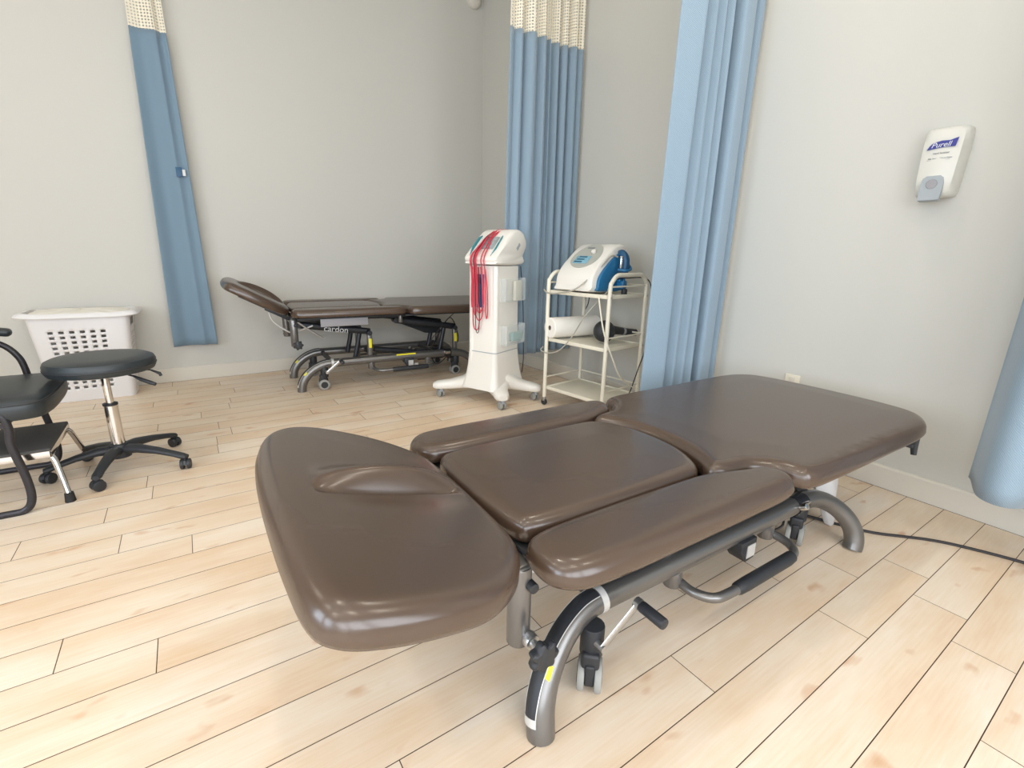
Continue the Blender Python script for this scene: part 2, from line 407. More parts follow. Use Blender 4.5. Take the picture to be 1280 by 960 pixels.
def treatment_table(label, loc, rz, zt, tilt, splay, cast, full):
    root = thing('treatment_table', label, 'treatment table', loc, rz)
    x0 = .61; yo = 0.0
    # ---- upholstery
    foot = half([(1.50, 0), (1.487, .12), (1.455, .21), (1.415, .285), (1.46, .325), (1.56, .345), (1.63, .40), (1.652, .46), (1.70, .500), (1.9, .508), (2.3, .508), (2.60, .506), (2.73, .48), (2.82, .41), (2.86, .28), (2.872, .12), (2.875, 0)], x0, yo)
    cushion(foot, .072, 'leg_section_cushion', root, Matrix.Translation((0, 0, zt)), r=.045)
    cen = half([(.632, 0), (.634, .12), (.645, .22), (.68, .272), (.80, .286), (1.0, .288), (1.2, .288), (1.33, .283), (1.39, .262), (1.435, .20), (1.468, .11), (1.478, 0)], x0, yo)
    cushion(cen, .065, 'seat_cushion', root, Matrix.Translation((0, 0, zt-.002)), r=.04)
    side = [(.612, .40), (.628, .33), (.69, .300), (.85, .294), (1.1, .294), (1.32, .300), (1.43, .325), (1.50, .348), (1.575, .368), (1.612, .42), (1.600, .475), (1.53, .503), (1.3, .508), (1.0, .508), (.8, .506), (.68, .495), (.625, .455)]
    for s in (-1, 1):
        o = [((x*SC)-x0, s*v*SC+yo) for x, v in side]
        if s < 0: o = o[::-1]
        cushion(o, .066, 'arm_cushion', root, Matrix.Translation((0, 0, zt+.002)), r=.045, crown=.004)
    L = SC
    hn = [(0, 0), (.003, .15), (.010, .27), (.035, .36), (.10, .445), (.19, .505), (.30, .527), (.42, .528), (.495, .508), (.533, .455), (.548, .32), (.554, .15), (.555, 0)]
    hf = [(.003, .13), (.014, .24), (.06, .335), (.14, .42), (.24, .48), (.34, .512), (.43, .497), (.497, .43), (.533, .31), (.550, .15)]
    hd = [(x*SC, v*SC) for x, v in reversed(hf)]+[(x*SC, -v*SC) for x, v in hn]
    def slit(x, y):
        # face opening: a long lip raised on the far side and a crease running along the head section
        u = (x-.235)/.20; s = 0
        env = max(0, 1-u*u)**.8
        y1 = y-(-.035+.018*math.cos(u*2.2)*0)
        if env > 0:
            s += env*.042*math.exp(-((y1-.045)/(.060 if y1 > .045 else .026))**2)
            s -= env*.030*math.exp(-((y1+.004)/.012)**2)
            s -= env*.006*math.exp(-((y1+.05)/.06)**2)
        return s
    H = Matrix.Translation((.62*SC-x0, 0, zt-.035)) @ rot('Y', tilt) @ Matrix.Diagonal((-1, 1, 1, 1)) @ Matrix.Translation((0, 0, .035))
    hc = cushion([(x, y) for x, y in hd], .072, 'head_cushion', root, H, r=.045, extra=slit, grid=.007)
    Hm = Matrix.Translation((.62*SC-x0, 0, zt-.035)) @ rot('Y', tilt) @ Matrix.Diagonal((-1, 1, 1, 1))
    fb = MB(); fb.box((.22, 0, -.05), (.34, .44, .022), Hm, bev=.006); fb.box((.08, .24, -.055), (.2, .03, .03), Hm, bev=.004); fb.box((.08, -.24, -.055), (.2, .03, .03), Hm, bev=.004)
    fb.build('head_board', GUND, root)
    # ---- base: four curved legs and two rails
    ry, rzz, r = .275, .235, .037
    def legpath(s, e):
        P = []
        for x, z in ((.004, 0), (-.006, .035), (-.008, .08), (.008, .128), (.042, .172), (.098, .207), (.170, .229), (.25, .2355)) if e else ((.020, 0), (.022, .03), (.032, .075), (.060, .125), (.105, .170), (.162, .206), (.230, .230), (.300, .2355)):
            k = 1-(z/.236)**(2.0 if e else 1.4)
            P.append((x, s*(ry+splay*k), z))
        return P
    rails = {}
    for s in (-1, 1):
        rails[s] = MB().tube([(.290, s*ry, rzz), (.8, s*ry, rzz), (1.44, s*ry, rzz)], r, 20).build('side_rail', GUN, root)
        for e in (0, 1):
            P = bez(legpath(s, e), 5)
            if e: P = [Vector((1.69-p.x, p.y+s*.035*max(0, 1-(p.z/.2)**2), p.z)) for p in P]
            lg = MB().tube(P, r+.001, 20, up=(1, 0, 0)).build('leg', GUN, root)
            if not e:
                # dark guard strip with silver rim on the outer face of the leg
                gd = MB(); rim = MB()
                Q = P[6:34]
                Rg = []; R1 = []; R2 = []
                for i, p in enumerate(Q):
                    t = (Q[min(i+1, len(Q)-1)]-Q[max(i-1, 0)]).normalized()
                    w = Vector((0, 1, 0)); w = (w-t*w.dot(t)).normalized(); u = w.cross(t).normalized()
                    if u.x > 0 and abs(u.x) > abs(u.z): u = -u
                    if u.z < -.2: u = -u
                    def q(a, rr): return p+(u*math.cos(a)+w*math.sin(a))*rr
                    Rg.append([q(a, r+.0035)[:] for a in (-.55, -.3, 0, .3, .55)]+[q(a, r-.002)[:] for a in (.55, 0, -.55)])
                    R1.append([q(a, rr)[:] for a, rr in ((-.61, r+.001), (-.61, r+.0042), (-.55, r+.0042), (-.55, r+.001))])
                    R2.append([q(a, rr)[:] for a, rr in ((.55, r+.001), (.55, r+.0042), (.61, r+.0042), (.61, r+.001))])
                gd.rings(Rg).build('guard_strip', BLK, lg)
                rim.rings(R1); rim.rings(R2)
                for i0 in (0,):
                    rim.rings([[((Vector(v)-Q[i])*1.03+Q[i])[:] for v in Rg[i]] for i in range(i0, i0+3)])
                rim.build('guard_rim', SILV, lg)
                yl = MB()
                i = 17; p = P[i]; t = (P[i+1]-P[i-1]).normalized(); w = Vector((0, -1, 0)); u = w.cross(t).normalized()
                if u.z < 0: u = -u
                for a0 in (.95,):
                    Rr = []
                    for k in range(-3, 4):
                        pp = P[i]+t*(k*.006)
                        Rr.append([(pp+(u*math.cos(a)+w*math.sin(a))*(r+.0022))[:] for a in (.62, .75, .88, 1.0)]+[(pp+(u*math.cos(a)+w*math.sin(a))*(r-.001))[:] for a in (1.0, .62)])
                    yl.rings(Rr)
                yl.build('warning_label', YEL, lg)
    for x in (.30, .72, 1.30): MB().tube([(x, -ry, rzz-.005), (x, 0, rzz-.005), (x, ry, rzz-.005)], .022, 12).build('cross_member', GUND, root)
    # posts under the near and far rail with the foot bar loop
    for s in (-1, 1):
        for x in (.64, 1.20):
            MB().cyl((x, s*(ry-.004), rzz), (x, s*(ry-.004), .145), .031, 20, bev=.004).build('post', GUN, root)
    fbx = [(.655, -.285, .16), (.66, -.34, .152), (.70, -.392, .148), (.78, -.405, .148), (.95, -.405, .148), (1.10, -.405, .148), (1.185, -.395, .148), (1.225, -.35, .150), (1.222, -.285, .16)]
    P = bez(fbx, 6)
    bar = MB().tube(P, .0165, 14).build('foot_bar', GUN, root)
    MB().tube([(.80, -.405, .148), (.81, -.405, .148), (.86, -.405, .148), (1.12, -.405, .148), (1.15, -.403, .148), (1.155, -.403, .148)], [.017, .022, .0235, .0235, .022, .017], 14).build('rubber_grip', BLK, bar)
    # far side loop
    P2 = [Vector((p.x, -p.y, p.z)) for p in P]
    MB().tube(P2, .0125, 10).build('foot_bar', GUN, root)
    # casters with twin wheels
    for (x, y, a) in cast:
        cr = MB(); M = Matrix.Translation((x, y, 0)) @ rot('Z', a)
        cr.box((0.0, 0, .112), (.062, .052, .052), M, bev=.01); cr.cyl((0.012, 0, .115), (0.012, 0, .21), .034, 16, M=M, bev=.003); cr.box((0.0, 0, .07), (.075, .028, .07), M, bev=.006)
        c = cr.build('caster', BLK, root)
        for s in (-1, 1):
            MB().cyl((0, s*.014, .048), (0, s*.035, .048), .048, 28, M=M, bev=.005).build('wheel', GREYW, c)
            MB().cyl((0, s*.0345, .048), (0, s*.036, .048), .030, 20, M=M).build('hub_cap', BLK, c)
    # wheel lift lever with black grip (near, head end)
    lv = MB(); a = Vector((.225, -.372, .172)); b = Vector((.345, -.380, .272))
    lv.tube([a, a*.5+b*.5, b], .013, 10, sq=.3, up=(0, 0, 1)); lv.cyl(a+Vector((0, .08, 0)), a+Vector((0, -.008, 0)), .011, 12); lv.cyl(b+Vector((0, .008, 0)), b+Vector((0, -.010, 0)), .017, 16)
    lo = lv.build('lift_lever', STEEL, root)
    MB().cyl(b+Vector((0, -.010, 0)), b+Vector((0, -.095, 0)), .0165, 18, bev=.005).build('lever_grip', BLK, lo)
    # ---- lifting gear
    up = min(.49, zt-.145)
    mech = []
    for s in (-1, 1):
        for x in (.645, 1.51):
            if x > 1.42: pass
            MB().box((x, s*.235, (rzz+up)/2), (.045, .045, up-rzz), bev=.012).build('upright', GUN, root)
            am = MB(); xa = x-.60; za = zt-.155
            am.tube([(xa, s*.19, za), ((xa+x)/2, s*.19, (za+up)/2), (x+.02, s*.19, up-.005)], .030, 16, sq=.55, up=(0, 0, 1))
            am.cyl((xa, s*.15, za), (xa, s*.23, za), .026, 16); am.cyl((x, s*.15, up-.01), (x, s*.26, up-.01), .024, 16)
            ao = am.build('lift_arm', GUND, root)
            if full and s < 0 and x < 1:
                d = Vector((x+.02-xa, 0, up-za)); an = math.atan2(d.z, d.x)
                text_mb('cardon', .076, Matrix.Translation((xa+.315, -.2075, za+(up-za)*.62)) @ rot('Y', -an) @ rot('X', PI/2)).build('lettering', WTXT, ao, smooth=False)
        for x in (.55, 1.40):
            MB().tube([(x-.03, s*.16, rzz), (x, s*.16, (rzz+up)/2), (x+.025, s*.16, up-.01)], .022, 12).build('inner_brace', GUND, root)
        MB().box((.5, s*.24, zt-.105), (1.0, .036, .036), bev=.006).build('upper_frame', GUND, root)
        MB().box((1.45, s*.24, zt-.098), (.86, .04, .03), bev=.006).build('leg_section_frame', GUN, root)
        MB().cyl((.94, s*.262, zt-.09), (.94, s*.262, zt-.17), .022, 16, bev=.004).build('hinge_boss', GUN, root)
    MB().box((0.0, 0, zt-.11), (.05, .62, .045), bev=.01).build('head_crossbar', GUN, root)
    if full:
        MB().box((.40, -.40, zt-.118), (.40, .012, .072), bev=.004).build('side_plate', PLATEG, root)
        MB().box((.40, .345, zt-.105), (.38, .012, .055), bev=.004).build('side_plate', PLATEG, root)
        for x in (.645, 1.51):
            MB().box((x, -.2595, rzz+.15), (.026, .002, .085)).build('warning_label', YEL, root)
        MB().box((.97, -.305, .262), (.19, .002, .014), rot('X', 0)).build('warning_label', YEL, root)
        MB().box((1.05, -.302, .150), (.075, .004, .03)).build('rating_label', SILV, root)
        MB().prism([(.95, zt-.19), (1.45, zt-.2), (1.45, zt-.34), (1.28, zt-.33)], -.004, .004).build('gusset_plate', GUND, root)
    MB().box((.46, 0, zt-.079), (.88, .84, .014), bev=.004).build('seat_board', BLK, root)
    MB().box((1.52, 0, zt-.084), (1.16, .84, .014), bev=.004).build('leg_section_board', BLK, root)
    # hanging head posts with star knobs
    for s in (-1, 1):
        py = s*.285
        MB().cyl((0.0, py, zt-.095), (0.0, py, zt-.325), .031, 24, bev=.004).build('head_post', GUN, root)
        kb = MB(); zc = zt-.300
        kb.cyl((.012, py+s*.025, zc), (.012, py+s*.052, zc), .021, 18, bev=.003); kb.cyl((.012, py+s*.05, zc), (.012, py+s*.085, zc), .012, 12)
        k = kb.build('knob_shaft', STEEL, root)
        R = []
        for yy, sc_ in ((.080, .72), (.083, .92), (.095, 1.0), (.105, .97), (.110, .8)):
            R.append([(.012+(.038+.005*math.cos(7*a))*sc_*math.cos(a), py+s*yy, zc+(.038+.005*math.cos(7*a))*sc_*math.sin(a)) for a in [2*PI*q/60 for q in range(60)]])
        MB().rings(R).build('star_knob', BLK, k)
        MB().cyl((.012, py+s*.020, zt-.14), (.012, py+s*.050, zt-.14), .014, 14, bev=.003).build('pivot_cap', BLK, root)
    # thin strut of the head section, release lever, control box, motor, cables
    MB().tube([(-.005, -.245, zt-.085), (.12, -.235, zt-.19), (.24, -.225, zt-.28)], .0085, 10, sq=.5).build('head_strut', STEEL, root)
    Hs = Matrix.Translation((.62*SC-x0, 0, zt-.035)) @ rot('Y', tilt)
    p0 = Hs @ Vector((-.14, -.20, -.07))
    MB().tube(bez([p0, (p0.x+.03, -.2, p0.z-.09), (-.01, -.2, zt-.22), (.06, -.21, zt-.20), (.16, -.24, zt-.16)], 6), .0075, 10).build('release_lever', SILV, root)
    cb = MB().prism([(.945, .225), (1.04, .225), (1.045, .180), (1.035, .140), (.985, .135), (.945, .185)], -.325, -.255, inset=.004).build('control_box', BLK, root)
    MB().box((1.008, -.326, .178), (.05, .003, .052)).build('rating_label', SILV, cb)
    mo = MB(); mo.box((1.33, .03, .18), (.30, .13, .11), bev=.02); mo.cyl((1.2, .03, .2), (.75, .03, .27), .028, 18); mo.box((1.50, -.12, .20), (.12, .2, .08), bev=.015)
    mo.build('lift_motor', BLK, root)
    cbm = MB(); cbm.tube(bez([(1.42, .0, .24), (1.47, -.15, .20), (1.36, -.26, .15), (1.30, -.24, .12), (1.25, -.26, .19)], 8), .005, 8)
    cbm.tube(bez([(1.38, .05, .24), (1.60, .1, zt-.2), (1.66, .0, .33), (1.56, -.05, .2)], 8), .005, 8)
    cbm.tube(bez([(1.3, -.1, rzz), (1.22, -.2, .3), (1.5, -.2, zt-.13), (1.75, -.1, zt-.09)], 8), .004, 8)
    cbm.build('control_cable', BLKC, root)
    sf = MB(); sf.cyl((1.365, -.310, .245), (1.365, -.335, .262), .014, 14, bev=.003); sf.box((1.40, -.31, .245), (.055, .02, .03), bev=.004)
    sf.build('pin_bolt', CHROME, root)
    sl = MB(); sl.rings([[(x, -ry+ (r+.0035)*math.sin(a), rzz+(r+.0035)*math.cos(a)) for a in [2*PI*k/20 for k in range(20)]] for x in (.280, .302)])
    sl.build('rail_collar', SILV, root)
    MB().rings([[(x, -ry+(r+.004)*math.sin(a), rzz+(r+.004)*math.cos(a)) for a in [2*PI*k/20 for k in range(20)]] for x in (1.365, 1.44)]).build('rail_sleeve', GUND, root)
    # paper roll hook under the foot end
    hk = MB(); hx, hy = 1.945, -.415
    hk.box((hx, hy+.01, zt-.118), (.018, .11, .02), bev=.004); hk.tube([(hx, hy-.040, zt-.060), (hx, hy-.044, zt-.11), (hx, hy-.050, zt-.155)], [.019, .015, .011], 12, sq=.5)
    hk.build('roll_hook', BLK, root)
    MB().cyl((hx, hy-.02, zt-.074), (hx, hy+.03, zt-.080), .012, 10).build('hook_spring', CHROME, root)
    return root
treatment_table('large brown vinyl treatment table in the foreground, set low, head section slightly raised', (.61, 1.122, 0), math.radians(-1.2), .565, math.radians(15), .10,
                [(.225, -.330, .80), (.20, .34, .4), (1.50, -.25, .40), (1.50, .3, .2)], False)
treatment_table('brown vinyl treatment table raised high against the back wall, head section tilted up', (.725, 4.665, 0), math.radians(-3.0), .735, math.radians(29), 0,
                [(.205, -.28, 0), (.20, .28, .2), (1.50, -.25, 0), (1.50, .25, 0)], True)

# ------------------------------------------------------------------ curtains
def curtain(name, label, p0, p1, zb, zm, ztp, waves, amp, seed, mt, flare=1.06, profile=None):
    p0 = Vector((*p0, 0)); p1 = Vector((*p1, 0)); d = p1-p0; Lh = d.length; dn = d.normalized(); nn = Vector((-dn.y, dn.x, 0))
    rnd = random.Random(seed)
    root = thing(name, label, 'curtain', (*((p0+p1)/2)[:2], zb), 0)
    c = (p0+p1)/2
    ph = [0]
    for k in range(waves*2): ph.append(ph[-1]+rnd.uniform(.55, 1.5))
    ph = [a/ph[-1] for a in ph]; am = [rnd.uniform(.45, 1.15) for _ in ph]
    sk = [rnd.uniform(-.6, .6) for _ in ph]
    def off(u):
        for k in range(len(ph)-1):
            if u <= ph[k+1]:
                t = (u-ph[k])/(ph[k+1]-ph[k]); t2 = t*t*(3-2*t)
                a = am[k]*(1 if k % 2 else -1); b = am[k+1]*(-1 if k % 2 else 1)
                return (a+(b-a)*t2), sk[k]*math.sin(PI*t)
        return am[-1]*(1 if len(ph) % 2 else -1), 0
    NU = waves*22
    if profile: NU = 132; PC = bez([(a_, b_, 0) for a_, b_ in profile], 12); NU = len(PC)-1
    def sheet(z0, z1, nz, nm, m):
        mb = MB(); uvs = []; V = []; F = []
        Lc = 0; prev = None
        base = [(PC[u].y, 0) if profile else off(u/NU) for u in range(NU+1)]
        arc = [0]
        for u in range(1, NU+1): arc.append(arc[-1]+math.hypot(Lh/NU, (base[u][0]-base[u-1][0])*amp))
        for j in range(nz+1):
            z = z0+(z1-z0)*j/nz; h = (z-zb)/(ztp-zb)
            k = flare+(1-flare)*min(1, h*1.3)
            for u in range(NU+1):
                o, s = base[u]; t = (PC[u].x if profile else u/NU)-.5
                sway = .012*math.sin(6*t+3*h+seed)
                w = .8+.35*math.sin(5*h+4*t+seed)*.5
                P = c+dn*(t*Lh*k+s*amp*.8)+nn*(o*amp*w+sway)
                V.append((P.x-root.location.x, P.y-root.location.y, z-zb)); uvs.append((arc[u], z))
        for j in range(nz):
            for u in range(NU):
                a = j*(NU+1)+u; F.append((a, a+1, a+NU+2, a+NU+1))
        mb.add(V, F); mb.uv = uvs
        o = mb.build(nm, m, root, angle=180)
        return o
    f = sheet(zb, zm, 36, 'fabric_panel', mt)
    so = f.modifiers.new('thickness', 'SOLIDIFY'); so.thickness = .004
    sheet(zm-.004, ztp, 10, 'net_header', NET)
    MB().cyl(Vector(p0-c)-dn*.1+Vector((0, 0, CZ-.012-zb)), Vector(p1-c)+dn*.04+Vector((0, 0, CZ-.012-zb)), .012, 10).build('curtain_track', TRIM, root)
    return root
curtain('privacy_curtain', 'blue privacy curtain with net header hanging behind the white tower machine', (2.305, 3.56), (3.045, 3.56), .325, 2.895, CZ-.02, 8, .052, 5, CURT)
curtain('privacy_curtain', 'wide light blue patterned curtain hanging in front of the right wall behind the large table', (2.32, 1.92), (3.055, 1.92), .345, 2.85, CZ-.02, 6, .050, 11, CURT, flare=1.03,
        profile=[(0, .6), (.02, .2), (.15, -1.0), (.175, -.7), (.17, .9), (.22, 1.0), (.30, -.7), (.34, .2), (.38, .3), (.43, -.6), (.47, .4), (.53, -.7), (.57, .2), (.60, 1.3), (.63, 1.2), (.63, -.9), (.68, -1.3), (.79, -1.0), (.82, .6), (.86, .7), (.92, -.4), (1.0, .3)])
curtain('privacy_curtain', 'blue curtain hanging at the right edge of the photo, by the baseboard', (2.79, .455), (2.72, -.5), .30, 2.85, CZ-.02, 4, 1.0, 4, CURT, flare=1.03,
        profile=[(0, 0), (.02, -.04), (.09, -.22), (.16, -.27), (.21, -.22), (.24, -.05), (.30, -.03), (.36, -.2), (.42, -.22), (.48, -.04), (.56, -.2), (.64, -.22), (.70, -.05), (.8, -.2), (.9, -.05), (1, -.1)])
cl = curtain('privacy_curtain', 'narrow flat blue curtain on the back wall above the laundry hamper', (-.110, 5.23), (.118, 5.23), .34, 2.862, CZ-.02, 2, .016, 2, CURTD, flare=1.5)
MB().box((.068, -.035, 1.485), (.045, .006, .075), bev=.001).build('care_label', NAVY, cl)
MB().box((.098, -.033, 1.482), (.028, .004, .05), bev=.001).build('care_label', WTXT, cl)

# ------------------------------------------------------------------ tower machine
TA = math.radians(23.6); TC = Vector((2.095, 3.38, 0))
tw = thing('therapy_tower', 'tall white electrotherapy tower on casters with a sloping control console', 'medical machine', TC, TA)
def toloc(p): return Matrix.Rotation(-TA, 4, 'Z') @ (Vector((*p, 0))-TC)
wheels = [toloc(q) for q in ((1.725, 3.655), (1.995, 3.085), (2.385, 3.165), (2.41, 3.72))]
def rrect(hx, hy, r, z, n=6, cx=0, cy=0):
    out = []
    for qx, qy, a0 in ((1, 1, 0), (-1, 1, PI/2), (-1, -1, PI), (1, -1, 1.5*PI)):
        for k in range(n+1):
            a = a0+PI/2*k/n; out.append((cx+qx*(hx-r)+r*math.cos(a), cy+qy*(hy-r)+r*math.sin(a), z))
    return out
col = MB().rings([rrect(*a) for a in ((.235, .185, .06, .135), (.225, .175, .055, .17), (.205, .162, .045, .23), (.19, .150, .04, .32), (.178, .140, .035, .45), (.172, .136, .03, .7), (.168, .134, .03, 1.125))])
colo = col.build('column', WHP, tw)
MB().rings([rrect(.180+.0035, .1425, .035, .438), rrect(.180+.003, .1415, .035, .444)]).build('column_seam', DGREY, colo)
bs = MB()
for w in wheels:
    d = Vector((w.x, w.y, 0)); L = d.length; dn = d.normalized(); sd = Vector((-dn.y, dn.x, 0)); R = []
    for f, hw, zt_, zb_ in ((0, .17, .30, .10), (.25, .15, .29, .10), (.42, .120, .245, .096), (.58, .085, .195, .090), (.78, .066, .166, .080), (.95, .062, .152, .074), (1.06, .056, .144, .072), (1.13, .036, .126, .082)):
        c = dn*(L*f); R.append([(c+sd*hw*math.cos(a)*1.0+Vector((0, 0, (zt_+zb_)/2+(zt_-zb_)/2*(abs(math.sin(a))**.6)*(1 if math.sin(a) > 0 else -1))))[:] for a in [2*PI*k/24 for k in range(24)]])
    bs.rings(R)
bs.build('base', WHP, tw)
for w in wheels:
    c = MB(); M = Matrix.Translation((w.x, w.y, 0)) @ rot('Z', 1.2)
    c.cyl((0, 0, .06), (0, 0, .09), .012, 12, M=M); c.box((0, 0, .062), (.06, .03, .03), M, bev=.008)
    co = c.build('caster', DGREY, tw)
    for s in (-1, 1): MB().cyl((0, s*.008, .034), (0, s*.026, .034), .034, 24, M=M, bev=.004).build('wheel', GREYW, co)
prof = [(-.178, 1.130), (-.205, 1.150), (-.214, 1.172), (-.200, 1.195), (-.12, 1.270), (-.04, 1.345), (.02, 1.388), (.07, 1.402), (.12, 1.400), (.17, 1.375), (.205, 1.325), (.212, 1.28), (.19, 1.235), (.165, 1.19), (.160, 1.130)]
prof = [(v.x, v.z) for v in closed_curve([(a*1.08+.012, 0, b+.004) for a, b in prof], 3)]
hd = MB().prism(prof, -.158, .150, inset=.026).build('console', WHP, tw)
sl_a = math.atan2(1.345-1.195, .16)
def onslope(u, v, h): # u along slope from front, v across
    o = Vector((-.205, 0, 1.192)); ax = Vector((math.cos(sl_a), 0, math.sin(sl_a))); nrm = Vector((-math.sin(sl_a), 0, math.cos(sl_a)))
    return o+ax*u+Vector((0, v, 0))+nrm*h
SM = Matrix.Translation(onslope(0, 0, 0)) @ rot('Y', -sl_a)
MB().box((.150, -.012, .004), (.135, .135, .010), SM, bev=.004).build('screen', SCREEN, hd)
bt = MB()
for ix in range(3):
    for iy in range(3): bt.box((.105+ix*.04, -.055+iy*.042, .0105), (.022, .028, .004), SM, bev=.001)
bt.build('buttons', DGREY, hd)
for s, ww in ((1, .016), (-1, .010)):
    g = MB(); g.tube([(.005, s*.098, .002), (.09, s*.108, .007), (.20, s*.105, .006), (.235, s*.098, .0)], [.004, ww, ww*.8, .004], 10, M=SM, sq=.5)
    g.build('side_groove', TEAL, hd)
MB().box((.10, -.158, 1.275), (.062, .004, .028), Matrix.Translation((.10, 0, 1.275)) @ rot('Y', -.8) @ Matrix.Translation((-.10, 0, -1.275)), bev=.001).build('side_port', DGREY, hd)
hk = MB()
for z, x in ((1.30, .215), (1.24, .20), (1.17, .175)): hk.box((x, -.10, z), (.04, .05, .035), bev=.006)
hk.build('cable_hook', WHP, tw)
MB().tube([(-.150, -.118, .22), (-.148, -.114, .45), (-.146, -.112, 1.12)], .026, 16).build('corner_pillar', WHP, tw)
MB().tube([(-.166, .108, .22), (-.160, .104, .45), (-.156, .102, 1.12)], .026, 16).build('corner_pillar', WHP, tw)
# clear holders on the side of the column
def tray(z0, z1, x0, x1, dpt, m, nm):
    t = .004; y = -.136; mb = MB()
    mb.box(((x0+x1)/2, y-dpt, (z0+z1)/2), (x1-x0, t, z1-z0)); mb.box((x0, y-dpt/2, (z0+z1)/2), (t, dpt, z1-z0)); mb.box((x1, y-dpt/2, (z0+z1)/2), (t, dpt, z1-z0)); mb.box(((x0+x1)/2, y-dpt/2, z0), (x1-x0, dpt, t))
    return mb.build(nm, m, tw, smooth=False)
tray(.85, 1.03, -.11, .18, .05, CLEAR, 'clear_holder'); tb = tray(.50, .66, -.10, .17, .06, CLEAR, 'clear_holder')
MB().box((.10, -.160, .93), (.10, .03, .16), bev=.008).build('gel_pack', WHE, tw)
MB().box((.09, -.165, .555), (.15, .035, .07), bev=.004).build('holder_insert', AQUA, tw)
MB().box((-.174, .02, .93), (.008, .075, .26), bev=.003).build('cable_clamp', BLUEP, tw)
MB().box((-.181, .018, 1.01), (.008, .05, .05), bev=.003).build('clamp_knob', NAVY, tw)
bk = MB(); bk.tube(bez([(.19, -.13, 1.12), (.21, -.15, .8), (.215, -.16, .5), (.24, -.15, .32), (.27, -.12, .2)], 6), .004, 8); bk.build('power_lead', BLKC, tw)
# red lead cables draped over the console
TM = Matrix.Translation(TC) @ rot('Z', TA)
def lead(v0, v1, dep, hgt, r=.0045, m=RED, back=.05):
    pts = [(back+.13, v0*.4, 1.405), (back+.02, v0*.5, 1.400)]
    for u in (.20, .13, .06, .01): pts.append(onslope(u, v0*.5+(v0*.5)*(1-u/.2), .016+hgt)[:])
    pts += [(-.229-hgt, v0, 1.165), (-.215-hgt, v0, 1.10), (-.205-hgt, v0, .95), (-.200-hgt, v0, dep+.06), (-.200-hgt, (v0+v1)/2, dep), (-.200-hgt, v1, dep+.06), (-.203-hgt, v1*.95, .95), (-.212-hgt, v1*.8, 1.08), (-.217-hgt, v1*.7, 1.115)]
    w = [TM @ Vector(p) for p in bez(pts, 6)]
    o = MB().tube(w, r, 8).build('lead_cable', m)
    return tag(o, 'red lead cable draped over the console of the white tower, looped down its front' if m is RED else 'thin dark cable hanging in a loop lowest on the front of the white tower', 'cable', 'red lead cables on the tower' if m is RED else None)
for a in ((.075, .085, .80, 0), (.065, .005, .62, .002), (.04, -.03, .70, .006), (.025, .055, .74, .010), (-.03, .035, .76, .004), (-.055, -.075, .72, .0), (.012, -.045, .78, .013)): lead(*a)
lead(.03, .045-.05, .60, .016, .0028, BLKC)

# ------------------------------------------------------------------ trolley
GA = math.radians(7.5); GC = Vector((2.375, 3.02, 0))      # near-left leg; +x to the wall, -y toward the viewer
tr = thing('utility_trolley', 'white metal three shelf trolley on casters beside the tower', 'trolley', GC, GA)
GM = Matrix.Translation(GC) @ rot('Z', GA)
W, D = .44, .60
for y in (0, -D):
    mb = MB(); hz = 1.090
    P = bez([(0, y, .07), (0, y, .5), (0, y, .97), (.015, y, 1.04), (.07, y, hz-.004), (.15, y, hz), (W-.15, y, hz), (W-.07, y, hz-.004), (W-.015, y, 1.04), (W, y, .97), (W, y, .5), (W, y, .07)], 6)
    mb.tube(P, .0155, 14); mb.build('leg_frame', WHE, tr)
ZS = (.150, .555, .935)
for z in ZS:
    s = MB(); s.box((W/2, -D/2, z), (W-.025, D-.025, .014), bev=.004)
    for x in (.012, W-.012): s.box((x, -D/2, z+.002), (.012, D-.03, .028), bev=.003)
    for y in (-.012, -D+.012): s.box((W/2, y, z+.002), (W-.03, .012, .028), bev=.003)
    s.build('shelf', WHE, tr)
for z in (ZS[0]+.09, ZS[1]+.09, ZS[2]+.075):
    MB().tube([(0, 0, z), (W/2, 0, z), (W, 0, z), (W, -D/2, z), (W, -D, z), (W/2, -D, z), (0, -D, z)], .006, 8).build('guard_rail', WHE, tr)
for z in ZS:
    for x in (0, W): MB().cyl((x, -D-.012, z), (x, -D-.020, z), .008, 10).build('bolt', STEEL, tr)
for x in (0, W):
    for y in (0, -D):
        c = MB(); c.cyl((x, y, .055), (x, y, .08), .010, 10); c.box((x, y, .05), (.026, .028, .03), bev=.004)
        co = c.build('caster', STEEL, tr)
        MB().cyl((x-.011, y, .027), (x+.011, y, .027), .027, 22, bev=.004).build('wheel', BLK, co)
# ultrasound unit on the top shelf
UZ = ZS[2]+.017
un = thing('ultrasound_unit', 'white and blue therapy unit with sloping grey control panel on the trolley top shelf', 'medical machine', GM @ Vector((.02, -.055, UZ)), GA)
# local: x to the wall (back of unit), y from 0 toward viewer negative
R = []
NB = 22
uprof = [(0, 0), (-.008, .03), (.0, .095), (.03, .15), (.09, .212), (.20, .300), (.28, .340), (.35, .345), (.385, .325), (.375, .24), (.355, .10), (.35, 0)]
up_ = [(v.x, v.z) for v in closed_curve([(a, 0, b) for a, b in uprof], 3)]
MB().prism([(a, b+.008) for a, b in up_], -.36, -.0, inset=.02).build('housing', WHP, un)
sp = [(a*.82+.055, b*.80+.014) for a, b in up_]
MB().prism(sp, -.385, -.355, inset=.008).build('side_cover', BLUEP, un)
ua = math.atan2(.312-.15, .20)
UM = Matrix.Translation((.034, -.18, .172)) @ rot('Y', -ua)
pn = MB(); R = []
for k in (0, .006): R.append([(.150+.140*math.cos(a), .130*math.sin(a)*(1-.15*math.cos(a)), k) for a in [2*PI*q/40 for q in range(40)]])
pn.rings(R, M=UM @ Matrix.Translation((0, 0, -.002)))
